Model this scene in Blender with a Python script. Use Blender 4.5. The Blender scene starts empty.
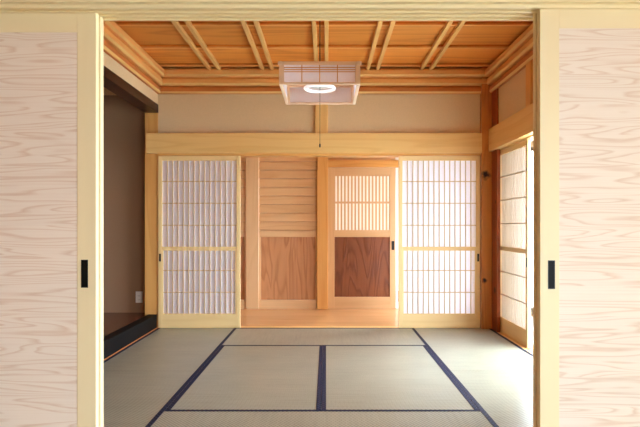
import bpy, bmesh, math, random
from mathutils import Vector

C = bpy.context.scene.collection
PI = math.pi


def lin(r, g, b):
    f = lambda c: c / 12.92 if c <= 0.04045 else ((c + 0.055) / 1.055) ** 2.4
    return (f(r / 255), f(g / 255), f(b / 255), 1.0)


# ------------------------------------------------------------------ materials
class NT:
    def __init__(self, name):
        self.m = bpy.data.materials.new(name)
        self.m.use_nodes = True
        self.t = self.m.node_tree
        self.t.nodes.clear()
        self.out = self.n('ShaderNodeOutputMaterial')

    def n(self, typ, **kw):
        nd = self.t.nodes.new(typ)
        for k, v in kw.items():
            setattr(nd, k, v)
        return nd

    def l(self, a, b):
        self.t.links.new(a, b)

    def math(self, op, a, b=None, c=None):
        nd = self.n('ShaderNodeMath', operation=op)
        for i, v in enumerate((a, b, c)):
            if v is None:
                continue
            if isinstance(v, (int, float)):
                nd.inputs[i].default_value = v
            else:
                self.l(v, nd.inputs[i])
        return nd.outputs[0]

    def vmath(self, op, a, b):
        nd = self.n('ShaderNodeVectorMath', operation=op)
        for i, v in enumerate((a, b)):
            if isinstance(v, (tuple, list)):
                nd.inputs[i].default_value = v
            else:
                self.l(v, nd.inputs[i])
        return nd

    def ramp(self, fac, stops):
        nd = self.n('ShaderNodeValToRGB')
        e = nd.color_ramp.elements
        while len(e) < len(stops):
            e.new(0.5)
        for i, (p, c) in enumerate(stops):
            e[i].position = p
            e[i].color = c
        self.l(fac, nd.inputs[0])
        return nd.outputs[0]

    def mix(self, fac, a, b, mode='MIX'):
        nd = self.n('ShaderNodeMix', data_type='RGBA', blend_type=mode)
        for i, v in ((0, fac), (6, a), (7, b)):
            if isinstance(v, (int, float)):
                nd.inputs[i].default_value = v
            elif isinstance(v, (tuple, list)):
                nd.inputs[i].default_value = v
            else:
                self.l(v, nd.inputs[i])
        return nd.outputs[2]

    def noise(self, vec, scale=1, detail=2, rough=0.5, dist=0.0):
        nd = self.n('ShaderNodeTexNoise')
        nd.inputs['Scale'].default_value = scale
        nd.inputs['Detail'].default_value = detail
        nd.inputs['Roughness'].default_value = rough
        nd.inputs['Distortion'].default_value = dist
        self.l(vec, nd.inputs['Vector'])
        return nd.outputs['Fac']

    def bsdf(self, col, rough=0.5, spec=0.3, bump=None, bump_s=0.1, bump_d=0.002, coat=0.0):
        p = self.n('ShaderNodeBsdfPrincipled')
        if isinstance(col, (tuple, list)):
            p.inputs['Base Color'].default_value = col
        else:
            self.l(col, p.inputs['Base Color'])
        p.inputs['Roughness'].default_value = rough
        p.inputs['Specular IOR Level'].default_value = spec
        p.inputs['Coat Weight'].default_value = coat
        p.inputs['Coat Roughness'].default_value = 0.15
        if bump is not None:
            b = self.n('ShaderNodeBump')
            b.inputs['Strength'].default_value = bump_s
            b.inputs['Distance'].default_value = bump_d
            self.l(bump, b.inputs['Height'])
            self.l(b.outputs[0], p.inputs['Normal'])
        self.l(p.outputs[0], self.out.inputs[0])
        return p


def wood(name, light, dark, axis='X', rings=9.0, contrast=0.5, across=5.0, along=0.45,
         rough=0.45, spec=0.3, board=None, tint=0.0, coat=0.0, knots=(), bump=0.15, dist=0.4, crisp=False, fine=90.0, bump_d=0.002, fw=0.5):
    """Growth-ring contours of a stretched noise field, with fine fibres, optional boards and knots."""
    t = NT(name)
    tc = t.n('ShaderNodeTexCoord').outputs['Object']
    rnd = t.n('ShaderNodeObjectInfo').outputs['Random']
    off = t.n('ShaderNodeCombineXYZ')
    r7 = t.math('MULTIPLY', rnd, 37.0)
    for i in range(3):
        t.l(r7, off.inputs[i])
    ax = 'XYZ'.index(axis)
    sep = t.n('ShaderNodeSeparateXYZ')
    t.l(tc, sep.inputs[0])
    v = tc
    boardval = None
    if board:
        baxis, bw, boff = board
        k = t.math('FLOOR', t.math('DIVIDE', t.math('ADD', sep.outputs['XYZ'.index(baxis)], boff), bw))
        k = t.math('ADD', k, t.math('MULTIPLY', rnd, 91.0))
        wn = t.n('ShaderNodeTexWhiteNoise', noise_dimensions='1D')
        t.l(k, wn.inputs['W'])
        boardval = wn.outputs['Value']
        jump = t.vmath('SCALE', wn.outputs['Color'], (0, 0, 0))
        jump.inputs['Scale'].default_value = 40.0
        v = t.vmath('ADD', v, jump.outputs[0]).outputs[0]
    sc = [across] * 3
    sc[ax] = along
    v1 = t.vmath('MULTIPLY', v, tuple(sc)).outputs[0]
    v1 = t.vmath('ADD', v1, off.outputs[0]).outputs[0]
    base = t.noise(v1, 1.0, 1.5, 0.45, dist)
    fine_sc = [fine] * 3
    fine_sc[ax] = 2.5
    v2 = t.vmath('MULTIPLY', v, tuple(fine_sc)).outputs[0]
    fibre = t.noise(v2, 1.0, 2, 0.6)
    ring = t.math('FRACT', t.math('ADD', t.math('MULTIPLY', base, rings), t.math('MULTIPLY', fibre, 0.22)))
    rfac = t.ramp(ring, [(0.0, (0.25, 0.25, 0.25, 1)), (0.12, (0, 0, 0, 1)), (0.55, (0.25, 0.25, 0.25, 1)), (0.86, (1, 1, 1, 1)), (1.0, (0.3, 0.3, 0.3, 1))])
    if crisp:
        rfac = t.ramp(ring, [(0.0, (0.1, 0.1, 0.1, 1)), (0.1, (0, 0, 0, 1)), (0.6, (0.12, 0.12, 0.12, 1)), (0.88, (1, 1, 1, 1)), (1.0, (0.2, 0.2, 0.2, 1))])
    f = t.math('MULTIPLY', rfac, contrast)
    f = t.math('ADD', f, t.math('MULTIPLY', t.math('SUBTRACT', fibre, 0.5), fw))
    nd = t.n('ShaderNodeMath', operation='MULTIPLY', use_clamp=True)
    t.l(f, nd.inputs[0])
    nd.inputs[1].default_value = 0.75
    col = t.mix(nd.outputs[0], light, dark)
    if tint and boardval is not None:
        tv = t.math('ADD', t.math('MULTIPLY', boardval, tint), 1.0 - tint * 0.5)
        cc = t.n('ShaderNodeCombineColor')
        for i in range(3):
            t.l(tv, cc.inputs[i])
        col = t.mix(1.0, col, cc.outputs[0], 'MULTIPLY')
    for (p, r) in knots:
        d = t.vmath('DISTANCE', tc, p).outputs['Value']
        wob = t.math('ADD', d, t.math('MULTIPLY', t.math('SUBTRACT', t.noise(tc, 25, 2), 0.5), r * 1.2))
        kf = t.ramp(t.math('DIVIDE', wob, r), [(0.35, (1, 1, 1, 1)), (1.0, (0, 0, 0, 1))])
        col = t.mix(kf, col, lin(38, 12, 6))
    t.bsdf(col, rough, spec, bump=f, bump_s=bump, bump_d=bump_d, coat=coat)
    return t.m


def axes(name, *a, **k):
    return {x: wood(name + '_' + x.lower(), *a, axis=x, **k) for x in 'XYZ'}


PINE = axes('pale_pine', lin(244, 226, 182), lin(234, 210, 162), contrast=0.2, rings=7, bump=0.0, fw=0.2)
HINOKI = axes('honey_cypress', lin(232, 190, 122), lin(212, 158, 88), contrast=0.5, rings=7)
SHOJIW = axes('shoji_wood', lin(238, 206, 148), lin(220, 180, 118), contrast=0.35, rings=6)
AMBER = axes('amber_cypress', lin(222, 166, 96), lin(196, 128, 62), contrast=0.5, rings=7, rough=0.35)
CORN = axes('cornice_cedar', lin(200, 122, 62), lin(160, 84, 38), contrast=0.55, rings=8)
CORNT = axes('cornice_cypress', lin(236, 176, 104), lin(210, 140, 70), contrast=0.4, rings=7, rough=0.4)
HALL = axes('hall_wood', lin(220, 180, 134), lin(200, 154, 108), contrast=0.4, rings=7, rough=0.28, spec=0.5)
REDPOST = wood('red_knotty_post', lin(204, 132, 66), lin(166, 92, 40), 'Z', rings=7, contrast=0.6, rough=0.35,
               knots=[((1.642, 6.05, 1.585), 0.06), ((1.63, 6.05, 0.5), 0.03)])
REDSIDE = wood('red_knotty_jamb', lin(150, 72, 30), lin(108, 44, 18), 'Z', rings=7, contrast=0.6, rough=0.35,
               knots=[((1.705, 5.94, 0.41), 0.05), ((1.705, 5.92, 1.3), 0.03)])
BOARDS = wood('figured_cedar_boards', lin(243, 227, 209), lin(206, 160, 120), 'X', rings=14, contrast=0.55,
              across=13.0, along=1.1, board=('Z', 0.118, 0.0), tint=0.05, rough=0.6, spec=0.2, dist=0.2, bump=0.04, crisp=True, fine=170.0)
CEIL = wood('ceiling_cedar', lin(222, 148, 68), lin(176, 98, 36), 'X', rings=6, contrast=0.6, across=3.2, along=0.3,
            board=('Y', 0.605, 0.09), tint=0.35, rough=0.5)
LAP = wood('lapped_boards', lin(222, 178, 130), lin(198, 148, 100), 'X', rings=7, contrast=0.5, board=('Z', 0.11, 0.0),
           tint=0.12, rough=0.3, spec=0.5)
HALLFLOOR = wood('hall_floor_boards', lin(218, 168, 116), lin(192, 136, 86), 'X', rings=6, contrast=0.5,
                 board=('Y', 0.12, 0.0), tint=0.12, rough=0.22, spec=0.5)
VERANDA = wood('veranda_boards', lin(206, 180, 144), lin(186, 154, 112), 'Y', rings=6, contrast=0.4,
               board=('X', 0.12, 0.0), tint=0.1, rough=0.3, spec=0.5)
PANEL = wood('burl_panel', lin(198, 142, 98), lin(152, 98, 62), 'Z', rings=8, contrast=0.8, across=5, along=0.9,
             rough=0.25, spec=0.6, dist=0.7, bump=0.5, bump_d=0.003)
REDPANEL = wood('red_burl_panel', lin(136, 80, 52), lin(96, 50, 32), 'Z', rings=8, contrast=0.8, across=5, along=0.9,
                rough=0.25, spec=0.6, dist=0.7, bump=0.5, bump_d=0.003)
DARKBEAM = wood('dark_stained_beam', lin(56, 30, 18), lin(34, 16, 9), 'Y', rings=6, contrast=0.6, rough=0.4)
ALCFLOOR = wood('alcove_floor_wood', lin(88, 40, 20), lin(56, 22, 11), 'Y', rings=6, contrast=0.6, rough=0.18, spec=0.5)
KUMIKO = wood('pale_lattice_wood', lin(206, 184, 150), lin(188, 160, 124), 'Z', rings=6, contrast=0.3)
LAMPW = axes('lamp_wood', lin(240, 212, 184), lin(222, 186, 154), contrast=0.3, rings=6)


def plain(name, col, rough=0.5, spec=0.3, metal=0.0, noise=0.0, nscale=60):
    t = NT(name)
    if noise:
        tc = t.n('ShaderNodeTexCoord').outputs['Object']
        f = t.noise(tc, nscale, 4, 0.65)
        dk = tuple(c * (1 - noise) for c in col[:3]) + (1,)
        lt = tuple(min(1, c * (1 + noise)) for c in col[:3]) + (1,)
        c = t.ramp(f, [(0.3, dk), (0.7, lt)])
        p = t.bsdf(c, rough, spec, bump=f, bump_s=0.15)
    else:
        p = t.bsdf(col, rough, spec)
    p.inputs['Metallic'].default_value = metal
    return t.m


PLASTER = plain('sand_plaster', lin(216, 190, 152), 0.9, 0.1, noise=0.06, nscale=120)
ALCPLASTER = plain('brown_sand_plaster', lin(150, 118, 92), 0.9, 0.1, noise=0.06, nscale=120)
WHITEPL = plain('white_plaster', lin(226, 220, 210), 0.9, 0.1, noise=0.03, nscale=80)
BLACKLAQ = plain('black_lacquer', lin(18, 14, 14), 0.6, 0.06)
BLACKMET = plain('black_metal', lin(22, 20, 20), 0.45, 0.4)
BLACKDEEP = plain('black_recess', lin(8, 8, 8), 0.6, 0.2)
WHITEPLASTIC = plain('white_plastic', lin(228, 226, 222), 0.4, 0.4)
GREYPLASTIC = plain('grey_plastic', lin(120, 118, 114), 0.4, 0.4)
ALU = plain('bronze_aluminium', lin(110, 104, 98), 0.35, 0.4, metal=0.6)
GARDEN = plain('garden_gravel', lin(190, 188, 178), 0.95, 0.1, noise=0.2, nscale=30)
TUBE = plain('lamp_tube_glass', lin(244, 246, 250), 0.15, 0.6)
TUBE.node_tree.nodes['Principled BSDF'].inputs['Emission Color'].default_value = (0.92, 0.94, 1, 1)
TUBE.node_tree.nodes['Principled BSDF'].inputs['Emission Strength'].default_value = 0.5
CORDM = plain('brown_cord', lin(70, 50, 40), 0.7, 0.2)


def paper_mat(name, col, trans):
    t = NT(name)
    tc = t.n('ShaderNodeTexCoord').outputs['Object']
    f = t.noise(tc, 45, 4, 0.7)
    c = t.ramp(f, [(0.3, tuple(x * 0.97 for x in col[:3]) + (1,)), (0.7, col)])
    d = t.n('ShaderNodeBsdfDiffuse')
    tr = t.n('ShaderNodeBsdfTranslucent')
    t.l(c, d.inputs[0])
    t.l(c, tr.inputs[0])
    mx = t.n('ShaderNodeMixShader')
    mx.inputs[0].default_value = trans
    t.l(d.outputs[0], mx.inputs[1])
    t.l(tr.outputs[0], mx.inputs[2])
    t.l(mx.outputs[0], t.out.inputs[0])
    return t.m


PAPER = paper_mat('shoji_paper', lin(242, 242, 255), 0.36)
LAMPPAPER = paper_mat('lamp_paper', lin(246, 242, 252), 0.55)
FROST = paper_mat('frosted_pane', lin(252, 248, 236), 0.75)


def glass_mat():
    t = NT('window_glass')
    tr = t.n('ShaderNodeBsdfTransparent')
    g = t.n('ShaderNodeBsdfGlossy')
    g.inputs['Roughness'].default_value = 0.02
    fr = t.n('ShaderNodeFresnel')
    fr.inputs[0].default_value = 1.45
    mx = t.n('ShaderNodeMixShader')
    bf = t.n('ShaderNodeNewGeometry').outputs['Backfacing']
    t.l(t.math('MULTIPLY', fr.outputs[0], t.math('SUBTRACT', 1.0, bf)), mx.inputs[0])
    t.l(tr.outputs[0], mx.inputs[1])
    t.l(g.outputs[0], mx.inputs[2])
    t.l(mx.outputs[0], t.out.inputs[0])
    return t.m


GLASS = glass_mat()


def tatami_mat(name, long_axis):
    """Woven rush: ribs run along the mat, dashes of rush across them."""
    t = NT(name)
    tc = t.n('ShaderNodeTexCoord').outputs['Object']
    sep = t.n('ShaderNodeSeparateXYZ')
    t.l(tc, sep.inputs[0])
    a, b = (sep.outputs[0], sep.outputs[1]) if long_axis == 'X' else (sep.outputs[1], sep.outputs[0])
    ribs = t.math('SINE', t.math('MULTIPLY', b, 2 * PI / 0.026))
    dash = t.math('SINE', t.math('MULTIPLY', a, 2 * PI / 0.022))
    wv = t.math('MULTIPLY', ribs, dash)
    wv = t.math('ADD', t.math('MULTIPLY', wv, 0.5), 0.5)
    big = t.noise(tc, 2.5, 3, 0.6)
    st = [60, 60, 60]
    st[0 if long_axis == 'Y' else 1] = 3
    streak = t.noise(t.vmath('MULTIPLY', tc, tuple(st)).outputs[0], 1, 2, 0.6)
    f = t.math('ADD', t.math('ADD', t.math('MULTIPLY', wv, 0.75), t.math('MULTIPLY', big, 0.25)), t.math('MULTIPLY', streak, 0.3))
    col = t.ramp(f, [(0.3, lin(104, 101, 86)), (0.85, lin(172, 168, 148))])
    t.bsdf(col, 0.38, 0.55, bump=wv, bump_s=0.25, bump_d=0.001)
    return t.m


RUSH = {a: tatami_mat('rush_weave_' + a.lower(), a) for a in 'XY'}


def heri_mat():
    t = NT('navy_border_cloth')
    tc = t.n('ShaderNodeTexCoord').outputs['Object']
    ck = t.n('ShaderNodeTexChecker')
    ck.inputs['Scale'].default_value = 0.75
    t.l(t.vmath('MULTIPLY', tc, (95, 70, 1)).outputs[0], ck.inputs['Vector'])
    ck.inputs['Color1'].default_value = lin(22, 21, 36)
    ck.inputs['Color2'].default_value = lin(46, 46, 74)
    t.bsdf(ck.outputs['Color'], 0.7, 0.2)
    return t.m


HERI = heri_mat()


# ------------------------------------------------------------------ geometry helpers
def new_obj(name, bm, mat, parent=None, smooth=False):
    bmesh.ops.recalc_face_normals(bm, faces=bm.faces[:])
    me = bpy.data.meshes.new(name)
    bm.to_mesh(me)
    bm.free()
    if smooth:
        for p in me.polygons:
            p.use_smooth = True
    me.materials.append(mat)
    o = bpy.data.objects.new(name, me)
    C.objects.link(o)
    if parent is not None:
        o.parent = parent
    return o


def box(bm, x0, x1, y0, y1, z0, z1, bev=0.0):
    tmp = bmesh.new()
    bmesh.ops.create_cube(tmp, size=1.0)
    for v in tmp.verts:
        v.co = Vector(((x0 + x1) / 2 + v.co.x * (x1 - x0), (y0 + y1) / 2 + v.co.y * (y1 - y0), (z0 + z1) / 2 + v.co.z * (z1 - z0)))
    if bev:
        bmesh.ops.bevel(tmp, geom=tmp.edges[:], offset=bev, segments=2, profile=0.5, affect='EDGES')
    me = bpy.data.meshes.new('tmp')
    tmp.to_mesh(me)
    tmp.free()
    bm.from_mesh(me)
    bpy.data.meshes.remove(me)


def prism(bm, prof, axis, a0, a1):
    """Extrude a closed 2-D profile along axis: X -> prof is (y,z); Y -> (x,z); Z -> (x,y)."""
    def mk(p, a):
        return {'X': (a, p[0], p[1]), 'Y': (p[0], a, p[1]), 'Z': (p[0], p[1], a)}[axis]
    A = [bm.verts.new(mk(p, a0)) for p in prof]
    B = [bm.verts.new(mk(p, a1)) for p in prof]
    n = len(prof)
    bm.faces.new(A)
    bm.faces.new(B[::-1])
    for i in range(n):
        bm.faces.new((A[i], B[i], B[(i + 1) % n], A[(i + 1) % n]))


def tube(bm, p0, p1, r, seg=8):
    p0, p1 = Vector(p0), Vector(p1)
    d = (p1 - p0).normalized()
    u = d.orthogonal().normalized()
    w = d.cross(u)
    A, B = [], []
    for i in range(seg):
        a = 2 * PI * i / seg
        o = u * math.cos(a) * r + w * math.sin(a) * r
        A.append(bm.verts.new(p0 + o))
        B.append(bm.verts.new(p1 + o))
    bm.faces.new(A)
    bm.faces.new(B[::-1])
    for i in range(seg):
        bm.faces.new((A[i], B[i], B[(i + 1) % seg], A[(i + 1) % seg]))


def torus(bm, c, R, r, seg=40, ms=10):
    rows = []
    for i in range(seg):
        a = 2 * PI * i / seg
        rows.append([bm.verts.new((c[0] + math.cos(a) * (R + r * math.cos(2 * PI * j / ms)),
                                   c[1] + math.sin(a) * (R + r * math.cos(2 * PI * j / ms)),
                                   c[2] + r * math.sin(2 * PI * j / ms))) for j in range(ms)])
    for i in range(seg):
        for j in range(ms):
            bm.faces.new((rows[i][j], rows[(i + 1) % seg][j], rows[(i + 1) % seg][(j + 1) % ms], rows[i][(j + 1) % ms]))


def lathe(bm, c, prof, seg=24):
    """prof: (radius, z) pairs, bottom to top."""
    rows = []
    for r, z in prof:
        rows.append([bm.verts.new((c[0] + r * math.cos(2 * PI * i / seg), c[1] + r * math.sin(2 * PI * i / seg), c[2] + z)) for i in range(seg)])
    for k in range(len(rows) - 1):
        for i in range(seg):
            bm.faces.new((rows[k][i], rows[k][(i + 1) % seg], rows[k + 1][(i + 1) % seg], rows[k + 1][i]))
    bm.faces.new(rows[0][::-1])
    bm.faces.new(rows[-1])


def thing(name, label, cat, loc, rz=0.0, group=None):
    o = bpy.data.objects.new(name, None)
    o.empty_display_size = 0.1
    o['kind'] = 'thing'
    C.objects.link(o)
    o.location = loc
    o.rotation_euler = (0, 0, rz)
    o['label'] = label
    o['category'] = cat
    if group:
        o['group'] = group
    return o


def part(parent, name, mat, *boxes, bev=0.0, label=None):
    """A part from boxes given in its root's own coordinates."""
    bm = bmesh.new()
    for b in boxes:
        box(bm, *b, bev=bev)
    o = new_obj(name, bm, mat, parent)
    if label:
        o['label'] = label
    return o


def struct(name, mat, *boxes, bev=0.0, label=None, cat=None, bm=None, parent=None):
    if bm is None:
        bm = bmesh.new()
        for b in boxes:
            box(bm, *b, bev=bev)
    o = new_obj(name, bm, mat, parent)
    if parent is None:
        o['kind'] = 'structure'
        if label:
            o['label'] = label
        if cat:
            o['category'] = cat
    return o


TRIM = [0]


def trim(mat, *boxes, label, cat='trim', bev=0.003, bm=None, parent=None):
    TRIM[0] += 1
    return struct('trim_%d' % TRIM[0], mat, *boxes, label=label, cat=cat, bev=bev, bm=bm)


# ------------------------------------------------------------------ key dimensions (metres)
XL, XR = -1.746, 1.705          # tatami room, sides
YN, YF = 2.42, 6.11             # near and far edge
HD = 1.788                      # far head height
ZC = 2.43                       # underside of the cornice
# ------------------------------------------------------------------ camera
cam = bpy.data.cameras.new('camera')
cam.sensor_width = 36.0
cam.lens = 588 * 36 / 640
cam.shift_x = -6.0 / 640
cam.shift_y = 12.5 / 640
cam.clip_start = 0.05
co = bpy.data.objects.new('camera', cam)
C.objects.link(co)
co.location = (0, 0, 1.06)
co.rotation_euler = (PI / 2, 0, 0)
bpy.context.scene.camera = co

# ------------------------------------------------------------------ floors, ground
struct('floor', HALL['X'], (XL - 0.02, XR, YN - 0.15, YF + 0.01, -0.14, -0.055), label='sub-floor under the tatami mats', cat='floor')
struct('floor_front', RUSH['X'], (-1.9, 1.83, -2.6, YN - 0.15, -0.14, 0.0), label='floor of the front room', cat='floor')
struct('floor_corridor', HALLFLOOR, (-2.75, 1.83, YF + 0.135, 7.62, -0.14, 0.0), label='glossy wooden floor of the corridor behind the opening', cat='floor')
struct('floor_veranda', VERANDA, (1.83, 2.47, -2.6, 9.6, -0.14, 0.0), label='wooden veranda floor beyond the side opening', cat='floor')
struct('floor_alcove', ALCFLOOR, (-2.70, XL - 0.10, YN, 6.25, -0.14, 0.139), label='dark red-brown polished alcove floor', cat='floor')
struct('ground', GARDEN, (2.6, 14, -9, 18, -0.6, -0.45), label='pale garden ground outside', cat='ground')

# thresholds
trim(HINOKI['X'], (XL, XR, YF + 0.002, YF + 0.135, -0.14, 0.0), label='wooden threshold under the papered sliding screens', cat='threshold')
trim(HINOKI['Y'], (XR + 0.002, 1.832, YN, 6.2, -0.14, 0.0), (XR + 0.03, XR + 0.04, YN, 6.0, 0, 0.004), (XR + 0.062, XR + 0.068, YN, 6.0, 0, 0.004), (XR + 0.112, XR + 0.122, YN, 6.0, 0, 0.004),
     label='grooved threshold along the veranda side', cat='threshold', bev=0)
trim(PINE['X'], (-1.9, 1.83, 2.27, YN, -0.14, 0.0), label='threshold under the boarded doors', cat='threshold')
trim(CORN['Y'], (XL - 0.010, XL - 0.002, YN + 0.06, YF, -0.055, 0.006), label='thin wooden strip between mats and alcove step', cat='trim', bev=0)

# ------------------------------------------------------------------ tatami mats
MZ = 0.0


def tatami(x0, x1, y0, y1, axis, label):
    g = 0.0008
    x0, x1, y0, y1 = x0 + g, x1 - g, y0 + g, y1 - g
    r = thing('tatami_mat', label, 'tatami mat', ((x0 + x1) / 2, (y0 + y1) / 2, -0.055), 0, 'tatami mats covering the room floor')
    hx, hy = (x1 - x0) / 2, (y1 - y0) / 2
    part(r, 'rush_surface', RUSH[axis], (-hx, hx, -hy, hy, 0.0, 0.055), bev=0.001)
    w = 0.028
    for s in (-1, 1):
        if axis == 'X':
            a, b = sorted((s * hy, s * (hy - w)))
            part(r, 'cloth_border', HERI, (-hx, hx, a, b, 0.0552, 0.0568), bev=0.0005)
        else:
            a, b = sorted((s * hx, s * (hx - w)))
            part(r, 'cloth_border', HERI, (a, b, -hy, hy, 0.0552, 0.0568), bev=0.0005)
    return r


XA, XM, XB = -0.925, -0.028, 0.884
Y1, Y2, Y3 = 3.39, 4.30, 5.20
Y0 = 2.48
tatami(XA, XB, Y3, YF, 'X', 'tatami mat lying crosswise at the far end along the corridor threshold')
tatami(XA, XM, Y1, Y3, 'Y', 'centre tatami mat on the alcove side of the wide middle navy border')
tatami(XM, XB, Y1, Y3, 'Y', 'centre tatami mat on the veranda side of the wide middle navy border')
tatami(XA, XB, Y0, Y1, 'X', 'tatami mat lying crosswise in the very front of the photo')
tatami(XL, XA, Y2, YF, 'Y', 'shaded tatami mat between alcove step and far papered screen')
tatami(XL, XA, Y0, Y2, 'Y', 'tatami mat beside the alcove, close behind the pink-grained door')
tatami(XB, XR, Y2, YF, 'Y', 'tatami mat in the far corner at the foot of the knotty red post')
tatami(XB, XR, Y0, Y2, 'Y', 'brightly daylit tatami mat beside the veranda opening, behind the white-grained door')
trim(HINOKI['X'], (XL, XR, YN, Y0, -0.055, 0.0), label='narrow floor board between mats and door threshold')

# ------------------------------------------------------------------ far wall
struct('wall_far', PLASTER, (XL, XR + 0.1, YF + 0.005, YF + 0.125, 2.0, 2.8), label='beige plaster band above the far rail', cat='wall')
trim(HINOKI['X'], (-1.853, 1.604, 6.045, 6.115, 1.812, 2.017), label='wide pale rail running across the top of the far opening', cat='rail')
trim(AMBER['X'], (XL, 1.60, 6.083, 6.245, HD, 1.82), label='grooved head track above the papered screens', cat='track')
trim(HINOKI['Z'], (-0.112, 0.02, 6.085, 6.14, 2.017, 2.46), label='short post above the far rail behind the hanging lamp', cat='post')
trim(AMBER['Z'], (-1.884, XL - 0.001, 6.112, 6.26, 0.0, 2.46), label='amber post between alcove and papered screen', cat='post')
trim(REDPOST, (1.602, 1.76, 6.05, 6.20, 0.0, 2.8), label='dark red knotty corner post beside the papered screen', cat='post', bev=0.002)
trim(REDSIDE, (XR, 1.738, 5.86, 6.05, 0.0, 2.8), label='dark red knotty jamb at the head of the veranda side', cat='post', bev=0.002)

# ------------------------------------------------------------------ right wall
struct('wall_right', PLASTER, (1.72, 1.83, YN, 5.86, 1.90, 2.8), (1.72, 1.83, 2.54, 3.45, 0.0, 1.82), label='beige plaster above the veranda rail, plus an added section narrowing the daylight', cat='wall')  # lower box is an unseen wall piece added to steepen the daylight falloff
trim(HINOKI['Y'], (1.672, 1.735, YN, 6.048, 1.825, 2.055), label='pale rail along the top of the veranda opening', cat='rail')
trim(HINOKI['Y'], (1.735, 1.832, YN, 6.048, 1.815, 1.86), label='head track above the veranda screens', cat='track')
trim(AMBER['Z'], (1.69, 1.74, 4.86, 4.98, 2.055, 2.5), label='post in the plaster above the veranda rail', cat='post')
trim(AMBER['Z'], (XR, 1.83, YN, 2.54, 0.0, 2.8), label='post where veranda side meets the door wall', cat='post')

# ------------------------------------------------------------------ left side: alcove
struct('wall_left', PLASTER, (XL - 0.10, XL, YN, YF + 0.005, 2.32, 2.8), label='plaster strip above the alcove beam', cat='wall')
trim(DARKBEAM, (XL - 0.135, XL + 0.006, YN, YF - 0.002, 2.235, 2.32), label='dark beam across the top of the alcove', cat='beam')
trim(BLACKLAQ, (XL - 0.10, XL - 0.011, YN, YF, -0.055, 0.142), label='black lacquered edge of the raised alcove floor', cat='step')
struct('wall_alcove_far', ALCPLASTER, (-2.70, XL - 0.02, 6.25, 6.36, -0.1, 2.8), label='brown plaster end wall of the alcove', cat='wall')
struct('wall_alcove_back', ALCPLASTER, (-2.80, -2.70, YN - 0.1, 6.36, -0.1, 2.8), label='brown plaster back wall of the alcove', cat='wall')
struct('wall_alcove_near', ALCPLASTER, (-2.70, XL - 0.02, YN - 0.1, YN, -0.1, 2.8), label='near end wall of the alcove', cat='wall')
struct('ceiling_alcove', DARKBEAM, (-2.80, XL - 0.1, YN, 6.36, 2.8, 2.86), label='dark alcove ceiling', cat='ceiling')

o = thing('wall_outlet', 'white socket plate low on the brown alcove wall', 'outlet', (-1.985, 6.25, 0.245))
part(o, 'plate', WHITEPLASTIC, (-0.036, 0.036, -0.009, -0.0005, 0, 0.12), bev=0.003)
for z in (0.034, 0.074):
    s = part(o, 'socket', WHITEPLASTIC, (-0.02, 0.02, -0.0115, -0.009, z - 0.014, z + 0.014), bev=0.001)
    part(s, 'slot', GREYPLASTIC, (-0.009, -0.006, -0.0122, -0.0114, z - 0.006, z + 0.006), (0.006, 0.009, -0.0122, -0.0114, z - 0.006, z + 0.006))

# ------------------------------------------------------------------ cornice (three steps on each side)
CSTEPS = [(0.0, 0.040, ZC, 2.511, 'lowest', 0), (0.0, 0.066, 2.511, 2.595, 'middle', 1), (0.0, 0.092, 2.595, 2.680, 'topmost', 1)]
for nm, ax, fn, a0, a1 in (
        ('far', 'X', lambda d: YF + 0.005 - d, XL, XR + 0.015),
        ('left', 'Y', lambda d: XL + d, YN, YF + 0.004),
        ('right', 'Y', lambda d: XR + 0.015 - d, YN, YF + 0.004),
        ('near', 'X', lambda d: YN + d, XL, XR + 0.015)):
    where = {'far': 'above the far plaster', 'left': 'above the alcove', 'right': 'above the veranda side', 'near': 'above the door wall'}[nm]
    for d0, d1, z0, z1, which, kind in CSTEPS:
        c = 0.016
        prof = [(d0, z0), (d1 - c, z0), (d1 - c, z0 + 0.004), (d1, z0 + 0.004 + c), (d1, z1 - 0.022), (d1 - 0.004, z1 - 0.018), (d1 - 0.022, z1 - 0.016), (d1 - 0.022, z1), (d0, z1)]
        bm = bmesh.new()
        prism(bm, [(fn(d), z) for d, z in prof], ax, a0, a1)
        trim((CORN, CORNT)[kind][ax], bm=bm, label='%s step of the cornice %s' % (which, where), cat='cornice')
        bm = bmesh.new()
        prism(bm, [(fn(d), z) for d, z in [(d1 - c, z0 + 0.002), (d1 - c + 0.004, z0 + 0.001), (d1 + 0.003, z0 + 0.003 + c), (d1 - 0.001, z0 + 0.006 + c)]], ax, a0, a1)
        new_obj('edge_highlight', bm, HINOKI[ax], bpy.data.objects['trim_%d' % TRIM[0]])  # paler wood on the chamfer stands in for bounced light on the edge

# ------------------------------------------------------------------ ceiling: lapped boards and paired battens
bm = bmesh.new()
y = YN - 0.08
prof = []
k0 = -0.09 + 0.605 * 4
ys = [k0 + 0.605 * i for i in range(0, 8)]
for a, b in zip(ys[:-1], ys[1:]):
    b = min(b, 6.14)
    if a >= 6.14:
        break
    prof += [(a, 2.686), (b, 2.708)]
prof += [(6.14, 2.76), (ys[0], 2.76)]
prism(bm, prof, 'X', XL - 0.05, XR + 0.1)
cl = struct('ceiling', CEIL, bm=bm, label='orange-brown cedar board ceiling', cat='ceiling')
for a in ys[1:]:
    if a < 6.0:
        part(cl, 'joint_strip', CORNT['X'], (XL, XR, a - 0.012, a + 0.012, 2.678, 2.692), bev=0.002)
BX = (-1.146, -0.602, -0.046, 0.478, 1.028)
WHERE = ('first pair from the alcove', 'second pair from the alcove', 'middle pair above the lamp', 'second pair from the veranda', 'first pair from the veranda')
for cx, w in zip(BX, WHERE):
    for s, side in ((-1, 'alcove'), (1, 'veranda')):
        x = cx + s * 0.05
        trim(HINOKI['Y'], (x - 0.0175, x + 0.0175, YN + 0.02, 6.1, 2.658, 2.694), label='ceiling batten of the %s, on its %s side' % (w, side), cat='ceiling batten')


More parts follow.
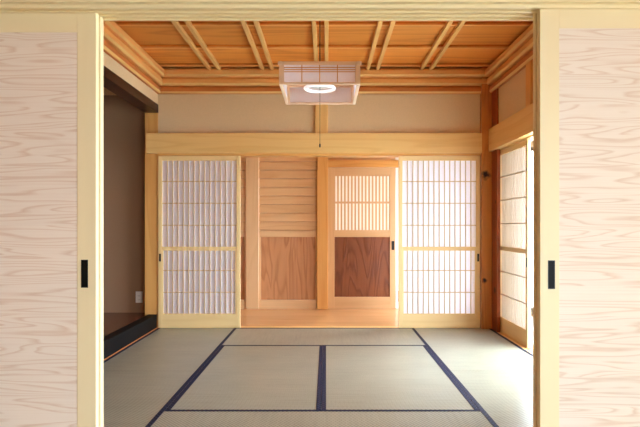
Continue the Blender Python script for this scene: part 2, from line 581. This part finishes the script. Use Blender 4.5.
# ------------------------------------------------------------------ papered sliding screens
def shoji(width, height, rows, mid, label, loc, rz, handle_side, group):
    """local: x across, front faces -y, z up from the threshold."""
    r = thing('shoji_screen', label, 'sliding screen', loc, rz, group)
    w = width / 2
    st, T = 0.038, 0.030
    top, bot = 0.047, 0.138
    W = SHOJIW
    for s in (-1, 1):
        a, b = sorted((s * w, s * (w - st)))
        stile = part(r, 'stile', W['Z'], (a, b, 0, T, 0.002, height), bev=0.002)
        if s == handle_side:
            c = (a + b) / 2
            part(stile, 'finger_pull', BLACKMET, (c - 0.010, c + 0.010, -0.002, 0.004, height * 0.41 - 0.04, height * 0.41 + 0.04), bev=0.001)
    part(r, 'top_rail', W['X'], (-w + st, w - st, 0.001, T - 0.001, height - top, height), bev=0.002)
    part(r, 'bottom_rail', W['X'], (-w + st, w - st, 0.001, T - 0.001, 0.002, bot), bev=0.002)
    part(r, 'middle_rail', W['X'], (-w + st, w - st, 0.000, T - 0.001, mid - 0.013, mid + 0.013), bev=0.002)
    x0, x1 = -w + st, w - st
    z0, z1 = bot, height - top
    bars = []
    n = 13
    for i in range(1, n + 1):
        x = x0 + (x1 - x0) * i / (n + 1)
        bars.append((x - 0.0042, x + 0.0042, 0.006, 0.0205, z0, z1))
    for z in rows:
        bars.append((x0, x1, 0.0055, 0.020, z - 0.0045, z + 0.0045))
    part(r, 'lattice', KUMIKO, *bars)
    # slim sliding sash in the lower half
    part(r, 'lower_sash', W['Z'], (x0, x0 + 0.012, 0.003, 0.02, z0, mid - 0.013), (x1 - 0.012, x1, 0.003, 0.02, z0, mid - 0.013),
         (x0 + 0.012, x1 - 0.012, 0.003, 0.02, mid - 0.027, mid - 0.013), (x0 + 0.012, x1 - 0.012, 0.003, 0.02, z0, z0 + 0.012))
    bm = bmesh.new()
    bm.faces.new([bm.verts.new(p) for p in ((x0, 0.0215, z0), (x1, 0.0215, z0), (x1, 0.0215, z1), (x0, 0.0215, z1))])
    new_obj('paper', bm, PAPER, r)
    return r


ROWS = [1.06 - (yy - 226) / 96.2 for yy in (181.5, 203.3, 225.3, 270.5, 292.3)]
MID = 1.06 - (248 - 226) / 96.2
G = 'papered sliding screens'
shoji(0.850, HD - 0.002, ROWS, MID, 'papered sliding screen standing next to the alcove post', ((-1.741 - 0.891) / 2, 6.10, 0), 0, -1, G)
shoji(0.842, HD - 0.002, ROWS, MID, 'papered sliding screen standing next to the dark red corner post', ((0.756 + 1.598) / 2, 6.10, 0), 0, 1, G)
RR = [z * 1.815 / HD for z in ROWS]
shoji(0.85, 1.813, RR, MID * 1.815 / HD, 'warm-toned papered sliding screen in the side wall beside the bright veranda gap', (1.747, 5.10 + 0.425, 0), -PI / 2, 1, G)


# ------------------------------------------------------------------ boarded sliding doors in front
def board_door(x0, x1, yf, th, label, pull_x, group):
    r = thing('sliding_door', label, 'sliding door', ((x0 + x1) / 2, yf, 0), 0, group)
    w = (x1 - x0) / 2
    H = 1.913
    st, top, bot = 0.075, 0.074, 0.11
    for s in (-1, 1):
        a, b = sorted((s * w, s * (w - st)))
        part(r, 'stile', PINE['Z'], (a, b, 0, th, 0.002, H), bev=0.0015)
    part(r, 'top_rail', PINE['X'], (-w + st, w - st, 0.0005, th, H - 0.009 - top, H), bev=0.001)
    part(r, 'bottom_rail', PINE['X'], (-w + st, w - st, 0.0005, th, 0.002, bot), bev=0.001)
    part(r, 'board_panel', BOARDS, (-w + st, w - st, 0.0025, th - 0.003, bot, H - 0.009 - top))
    if pull_x is not None:
        px = pull_x - (x0 + x1) / 2
        z0, z1 = 0.815, 0.926
        h = part(r, 'door_pull', BLACKMET, (px - 0.0135, px - 0.0105, -0.002, 0.003, z0, z1), (px + 0.0105, px + 0.0135, -0.002, 0.003, z0, z1),
                 (px - 0.0105, px + 0.0105, -0.002, 0.003, z0, z0 + 0.003), (px - 0.0105, px + 0.0105, -0.002, 0.003, z1 - 0.003, z1))
        part(h, 'recess', BLACKDEEP, (px - 0.0105, px + 0.0105, -0.0008, 0.002, z0 + 0.003, z1 - 0.003))
    return r


GD = 'boarded sliding doors between the rooms'
board_door(-1.814, -0.914, 2.336, 0.029, 'pink-grained boarded sliding door on the alcove side, black pull on its stile', (84.7 - 326) / 251.7, GD)
board_door(-1.811, -0.911, 2.3765, 0.033, 'boarded sliding door hidden behind the pink-grained one, only its edge showing', None, GD)
board_door(0.833, 1.733, 2.2885, 0.033, 'white daylit boarded sliding door on the veranda side, black pull on its stile', (551.5 - 326) / 257, GD)
board_door(0.832, 1.732, 2.336, 0.029, 'boarded sliding door hidden behind the white daylit one, only its edge showing', None, GD)

trim(PINE['X'], (-1.9, 1.83, 2.27, YN, 1.914, 2.12), (-1.9, 1.83, 2.27, 2.285, 1.903, 1.914), (-1.9, 1.83, 2.324, 2.334, 1.904, 1.914),
     (-1.9, 1.83, 2.3665, 2.3745, 1.904, 1.914), (-1.9, 1.83, 2.4105, YN, 1.904, 1.914), label='grooved pale lintel above the boarded doors', cat='lintel', bev=0.001)
trim(PINE['X'], (-1.9, 1.83, 2.24, 2.27, 1.915, 2.12), label='pale rail on the front of the lintel', cat='rail')
struct('wall_front', PLASTER, (-1.9, 1.83, 2.29, YN, 2.12, 2.85), label='plaster above the door lintel', cat='wall')
trim(PINE['Z'], (-2.0, -1.86, 2.25, YN, -0.14, 2.85), label='post at the alcove end of the boarded doors', cat='post')
trim(PINE['Z'], (1.735, 1.85, 2.25, YN - 0.001, -0.14, 2.85), label='post at the veranda end of the boarded doors', cat='post')

# ------------------------------------------------------------------ corridor behind
YB = 7.51
K = 78.3
cx = lambda p: (p - 326) / K
cz = lambda p: 1.06 - (p - 226) / K
wf = struct('wall_corridor', HALL['X'], (-2.75, 0.03, YB + 0.05, YB + 0.12, -0.14, 2.6), (0.03, 0.893, YB + 0.05, YB + 0.12, 1.88, 2.6), (1.65, 1.83, YB + 0.05, YB + 0.12, -0.14, 2.6), (0.893, 1.65, YB + 0.05, YB + 0.12, 2.1, 2.6), label='panelled corridor wall', cat='wall')
for nm, (a, b) in {'a': (-2.75, cx(246)), 'b': (cx(259), cx(317))}.items():
    bm = bmesh.new()
    z = cz(231)
    prof = []
    while z < 2.45:
        prof += [(YB + 0.034, z), (YB + 0.034, z + 0.012), (YB + 0.004, z + 0.013), (YB + 0.018, z + 0.1095)]
        z += 0.11
    prof += [(YB + 0.05, z), (YB + 0.05, cz(231))]
    prism(bm, prof, 'X', a, b)
    new_obj('lapped_boards', bm, LAP, wf)
    part(wf, 'panel_rail', HALL['X'], (a, b, YB - 0.01, YB + 0.05, cz(231), cz(231) + 0.006), (a, b, YB + 0.0, YB + 0.05, cz(237), cz(231)), bev=0.003)
    part(wf, 'bottom_rail', HALL['X'], (a, b, YB - 0.006, YB + 0.05, 0.0, cz(300)), bev=0.004)
    part(wf, 'burl_panel', PANEL, (a, b, YB + 0.035, YB + 0.05, cz(300), cz(237)))
    for s, e in ((b, -1), (a, 1)):
        u, v = sorted((s, s + e * 0.022))
        part(wf, 'panel_edge', HALL['Z'], (u, v, YB + 0.01, YB + 0.05, cz(300), cz(237)))
trim(HALL['Z'], (cx(246), cx(259), YB - 0.03, YB + 0.06, 0.0, 2.45), label='corridor post beside the lapped boards', cat='post', bev=0.006)
trim(AMBER['Z'], (cx(317), cx(328), YB - 0.04, YB + 0.06, 0.0, 2.45), label='corridor post beside the lattice door', cat='post', bev=0.006)
trim(AMBER['X'], (cx(328), 0.93, YB - 0.02, YB + 0.12, 1.81, 1.9), label='lintel above the lattice door', cat='lintel')
struct('ceiling_corridor', HALL['X'], (-2.75, 1.9, YF + 0.13, 7.62, 2.45, 2.55), label='corridor ceiling', cat='ceiling')
struct('wall_corridor_end', WHITEPL, (-2.85, -2.75, 6.36, 7.62, -0.14, 2.6), label='end wall of the corridor', cat='wall')
struct('wall_corridor_near', WHITEPL, (-2.75, XL - 0.02, 6.36, 6.40, -0.14, 2.6), label='corridor side of the alcove wall', cat='wall')

# lattice door
d = thing('lattice_door', 'wooden sliding door with pale lattice window above a dark red panel', 'door', ((cx(328) + 0.887) / 2, YB, 0))
xm = (cx(328) + 0.887) / 2
lx = lambda p: cx(p) - xm
hw = (0.887 - cx(328)) / 2 - 0.002
part(d, 'stile', HALL['Z'], (-hw, lx(334.5), 0, 0.036, 0.002, 1.806), bev=0.002)
st = part(d, 'stile', HALL['Z'], (lx(390), hw, 0, 0.036, 0.002, 1.806), bev=0.002)
part(st, 'door_pull', BLACKMET, (lx(391.6), lx(394.4), -0.003, 0.004, cz(250), cz(241)), bev=0.001)
part(d, 'top_rail', HALL['X'], (lx(334.5), lx(390), 0.001, 0.035, cz(176), 1.806), bev=0.002)
part(d, 'middle_rail', HALL['X'], (lx(334.5), lx(390), 0.001, 0.035, cz(237), cz(230)), bev=0.002)
part(d, 'bottom_rail', HALL['X'], (lx(334.5), lx(390), 0.001, 0.035, 0.002, cz(297)), bev=0.002)
part(d, 'lower_panel', REDPANEL, (lx(334.5), lx(390), 0.012, 0.026, cz(297), cz(237)), label='dark red figured wood panel')
bars = []
for i in range(17):
    x = lx(334.5) + (lx(390) - lx(334.5)) * i / 16
    bars.append((x - 0.011, x + 0.011, 0.006, 0.022, cz(230), cz(176)))
bars.append((lx(334.5), lx(390), 0.004, 0.02, cz(203.5), cz(201.5)))
part(d, 'lattice', HALL['Z'], *bars)
bm = bmesh.new()
bm.faces.new([bm.verts.new(p) for p in ((lx(334.5), 0.026, cz(230)), (lx(390), 0.026, cz(230)), (lx(390), 0.026, cz(176)), (lx(334.5), 0.026, cz(176)))])
new_obj('pane', bm, FROST, d)

# ------------------------------------------------------------------ windows
WN = [0]


def window_y(y0, y1, x, z0, z1):
    """glazed sliding leaf in the plane x = const"""
    WN[0] += 1
    f = 0.05
    w = struct('window_%d' % WN[0], ALU, (x, x + 0.04, y0, y0 + f, z0, z1), (x, x + 0.04, y1 - f, y1, z0, z1), (x, x + 0.04, y0 + f, y1 - f, z0, z0 + 0.09), (x, x + 0.04, y0 + f, y1 - f, z1 - f, z1),
               label='glazed veranda door', cat='window')
    part(w, 'pane', GLASS, (x + 0.018, x + 0.022, y0 + f, y1 - f, z0 + 0.09, z1 - f))


for a, b in ((2.27, 3.785), (3.785, 5.70), (6.60, 7.40), (8.5, 9.4)):  # last leaf is unseen, added to light the invented hall
    window_y(a, b, 2.45, 0.0, 2.0)
window_y(-1.40, 0.45, 2.45, 0.0, 2.0)
struct('wall_veranda', WHITEPL, (2.43, 2.55, -2.7, 9.7, 2.0, 2.6), (2.43, 2.55, -2.7, 9.7, -0.14, -0.005), (2.43, 2.55, -2.7, -1.40, -0.005, 2.0), (2.43, 2.55, 0.45, 2.27, -0.005, 2.0), (2.43, 2.55, 5.70, 6.60, -0.005, 2.0), (2.43, 2.55, 7.40, 8.5, -0.005, 2.0), (2.43, 2.55, 9.4, 9.7, -0.005, 2.0), label='wall around the veranda glazing, with unseen solid pieces added to cut daylight', cat='wall')  # solid stretches between leaves are added to hold back daylight
struct('ceiling_veranda', PINE['Y'], (1.80, 2.55, -2.7, 9.7, 2.4, 2.5), label='veranda ceiling', cat='ceiling')
struct('wall_added_hall_far', WHITEPL, (-1.6, 2.55, 9.6, 9.7, -0.14, 2.6), label='far wall of the added hall that dims the lattice pane', cat='wall')  # unseen hall invented to keep the light behind the lattice pane moderate
struct('wall_added_hall_left', WHITEPL, (-1.6, -1.5, 7.63, 9.6, -0.14, 2.6), label='side wall of the added hall behind the lattice door', cat='wall')
struct('floor_added_hall', HALLFLOOR, (-1.6, 1.83, 7.62, 9.6, -0.14, 0.0), label='floor of the added hall', cat='floor')
struct('ceiling_added_hall', HALL['X'], (-1.6, 1.9, 7.62, 9.7, 2.45, 2.55), label='ceiling of the added hall', cat='ceiling')
WN[0] += 1
w = struct('window_%d' % WN[0], WHITEPLASTIC, (0.897, 0.925, YB + 0.05, YB + 0.09, 0, 2.1), (1.62, 1.65, YB + 0.05, YB + 0.09, 0, 2.1), (0.925, 1.62, YB + 0.05, YB + 0.09, 0, 0.08),
           (0.925, 1.62, YB + 0.05, YB + 0.09, 2.05, 2.1), (0.925, 1.62, YB + 0.05, YB + 0.09, 1.0, 1.04), label='narrow corridor window beside the lattice door', cat='window')
part(w, 'pane', GLASS, (0.925, 1.62, YB + 0.068, YB + 0.072, 0.08, 1.0), (0.925, 1.62, YB + 0.068, YB + 0.072, 1.04, 2.05))

# ------------------------------------------------------------------ front room shell
struct('wall_front_left', ALCPLASTER, (-2.0, -1.9, -2.7, 2.25, -0.14, 2.6), label='side wall of the front room', cat='wall')
struct('wall_front_back', ALCPLASTER, (-2.0, 2.55, -2.8, -2.7, -0.14, 2.6), label='back wall of the front room', cat='wall')
struct('wall_front_right', ALCPLASTER, (1.75, 1.85, -2.7, 2.25, 1.95, 2.6), label='wall above the front room veranda opening', cat='wall')
struct('ceiling_front', CEIL, (-2.0, 1.85, -2.8, 2.29, 2.55, 2.65), label='ceiling of the front room', cat='ceiling')

# ------------------------------------------------------------------ hanging lantern lamp
S1, S2 = 588 / 3.97, 588 / 4.66
LX0, LX1 = (279 - 326) / S1, (360.3 - 326) / S1
LY0, LY1 = 3.97, 4.64
LZ0, LZ1 = 2.018, 2.168
lcx, lcy = (LX0 + LX1) / 2, (LY0 + LY1) / 2
L = thing('pendant_lamp', 'square wood and paper lantern lamp hanging below the ceiling', 'lamp', (lcx, lcy, LZ0))
hx, hy, hz = (LX1 - LX0) / 2, (LY1 - LY0) / 2, LZ1 - LZ0
c = 0.022
for sx in (-1, 1):
    for sy in (-1, 1):
        part(L, 'corner_post', LAMPW['Z'], tuple(sorted((sx * hx, sx * (hx - 0.034)))) + tuple(sorted((sy * hy, sy * (hy - 0.026)))) + (0.0, hz), bev=0.002)
for sy in (-1, 1):
    ya, yb = sorted((sy * hy, sy * (hy - c)))
    part(L, 'rail', LAMPW['X'], (-hx - 0.008, hx + 0.008, ya, yb, hz - 0.018, hz + 0.004), bev=0.002)
    part(L, 'rail', LAMPW['X'], (-hx + 0.034, hx - 0.034, ya, yb, 0.0, 0.014), bev=0.002)
for sx in (-1, 1):
    xa, xb = sorted((sx * hx, sx * (hx - c)))
    part(L, 'rail', LAMPW['Y'], (xa, xb, -hy - 0.008, hy + 0.008, hz - 0.018, hz + 0.004), bev=0.002)
    part(L, 'rail', LAMPW['Y'], (xa, xb, -hy + 0.026, hy - 0.026, 0.0, 0.014), bev=0.002)
for sy in (-1, 1):
    y0 = sy * (hy - 0.006)
    bars = []
    for i in range(1, 4):
        x = (-hx + 0.034) + (2 * hx - 0.068) * i / 4
        bars.append((x - 0.0028, x + 0.0028, y0 - 0.003, y0 + 0.003, 0.014, hz - 0.018))
    for k in range(3):
        z = hz - 0.036 - k * 0.0145
        bars.append((-hx + 0.034, hx - 0.034, y0 - 0.003, y0 + 0.003, z - 0.002, z + 0.002))
    part(L, 'lattice', AMBER['X'], *bars)
    bm = bmesh.new()
    yp = sy * (hy - 0.013)
    bm.faces.new([bm.verts.new(p) for p in ((-hx + 0.02, yp, 0.008), (hx - 0.02, yp, 0.008), (hx - 0.02, yp, hz - 0.008), (-hx + 0.02, yp, hz - 0.008))])
    new_obj('paper', bm, LAMPPAPER, L)
for sx in (-1, 1):
    x0 = sx * (hx - 0.006)
    bars = [(x0 - 0.003, x0 + 0.003, -hy + 0.026 + (2 * hy - 0.052) * i / 4 - 0.0028, -hy + 0.026 + (2 * hy - 0.052) * i / 4 + 0.0028, 0.014, hz - 0.018) for i in (1, 2, 3)]
    bars += [(x0 - 0.003, x0 + 0.003, -hy + 0.026, hy - 0.026, hz - 0.038 - k * 0.0145, hz - 0.034 - k * 0.0145) for k in range(3)]
    part(L, 'lattice', AMBER['Y'], *bars)
    bm = bmesh.new()
    xp = sx * (hx - 0.013)
    bm.faces.new([bm.verts.new(p) for p in ((xp, -hy + 0.02, 0.008), (xp, hy - 0.02, 0.008), (xp, hy - 0.02, hz - 0.008), (xp, -hy + 0.02, hz - 0.008))])
    new_obj('paper', bm, LAMPPAPER, L)
RXo = (320 - 326) / 131 - lcx
bm = bmesh.new()
lathe(bm, (RXo, 0.12, hz - 0.06), [(0.075, 0.0), (0.09, 0.004), (0.105, 0.03), (0.05, 0.05), (0.02, 0.075)], 32)
refl = new_obj('reflector', bm, WHITEPLASTIC, L, True)
bm = bmesh.new()
torus(bm, (RXo, 0.12, hz - 0.072), 0.108, 0.013)
tb = new_obj('ring_tube', bm, TUBE, L, True)
part(L, 'cross_bar', LAMPW['X'], (-hx + 0.02, hx - 0.02, 0.11, 0.13, hz - 0.014, hz - 0.002))
bm = bmesh.new()
tube(bm, (RXo, 0.12, hz), (RXo, 0.12, 2.69 - LZ0), 0.004)
lathe(bm, (RXo, 0.12, 2.62 - LZ0), [(0.03, 0.0), (0.03, 0.035), (0.012, 0.045)], 16)
new_obj('cord', bm, CORDM, L)
bm = bmesh.new()
tube(bm, (RXo, 0.12, 1.68 - LZ0), (RXo, 0.12, hz - 0.06), 0.0016)
ps = new_obj('pull_string', bm, CORDM, L)
bm = bmesh.new()
lathe(bm, (RXo, 0.12, 1.652 - LZ0), [(0.003, 0.0), (0.006, 0.004), (0.006, 0.022), (0.002, 0.03)], 12)
new_obj('pull_knob', bm, BLACKMET, ps)

# ------------------------------------------------------------------ daylight
wd = bpy.data.worlds.new('daylight')
bpy.context.scene.world = wd
wd.use_nodes = True
bg = wd.node_tree.nodes['Background']
bg.inputs[0].default_value = (0.72, 0.87, 1.0, 1)
bg.inputs[1].default_value = 22.0


def portal(name, loc, rot, sx, sy):
    l = bpy.data.lights.new(name, 'AREA')
    l.shape = 'RECTANGLE'
    l.size, l.size_y = sx, sy
    l.cycles.is_portal = True
    o = bpy.data.objects.new(name, l)
    C.objects.link(o)
    o.location = loc
    o.rotation_euler = rot
    o['kind'] = 'helper'


portal('veranda_daylight_portal', (2.50, 5.94, 1.0), (0, PI / 2, 0), 2.0, 7.34)
portal('front_room_daylight_portal', (2.50, -0.475, 1.0), (0, PI / 2, 0), 2.0, 1.85)

sc = bpy.context.scene
sc.view_settings.view_transform = 'Standard'
sc.view_settings.look = 'None'
sc.view_settings.exposure = 0.32
sc.view_settings.gamma = 1.0
sc.view_settings.use_curve_mapping = False
sc.cycles.use_denoising = True
sc.cycles.max_bounces = 16
sc.cycles.diffuse_bounces = 8
sc.cycles.transmission_bounces = 12
sc.cycles.transparent_max_bounces = 16
sc.cycles.sample_clamp_indirect = 10
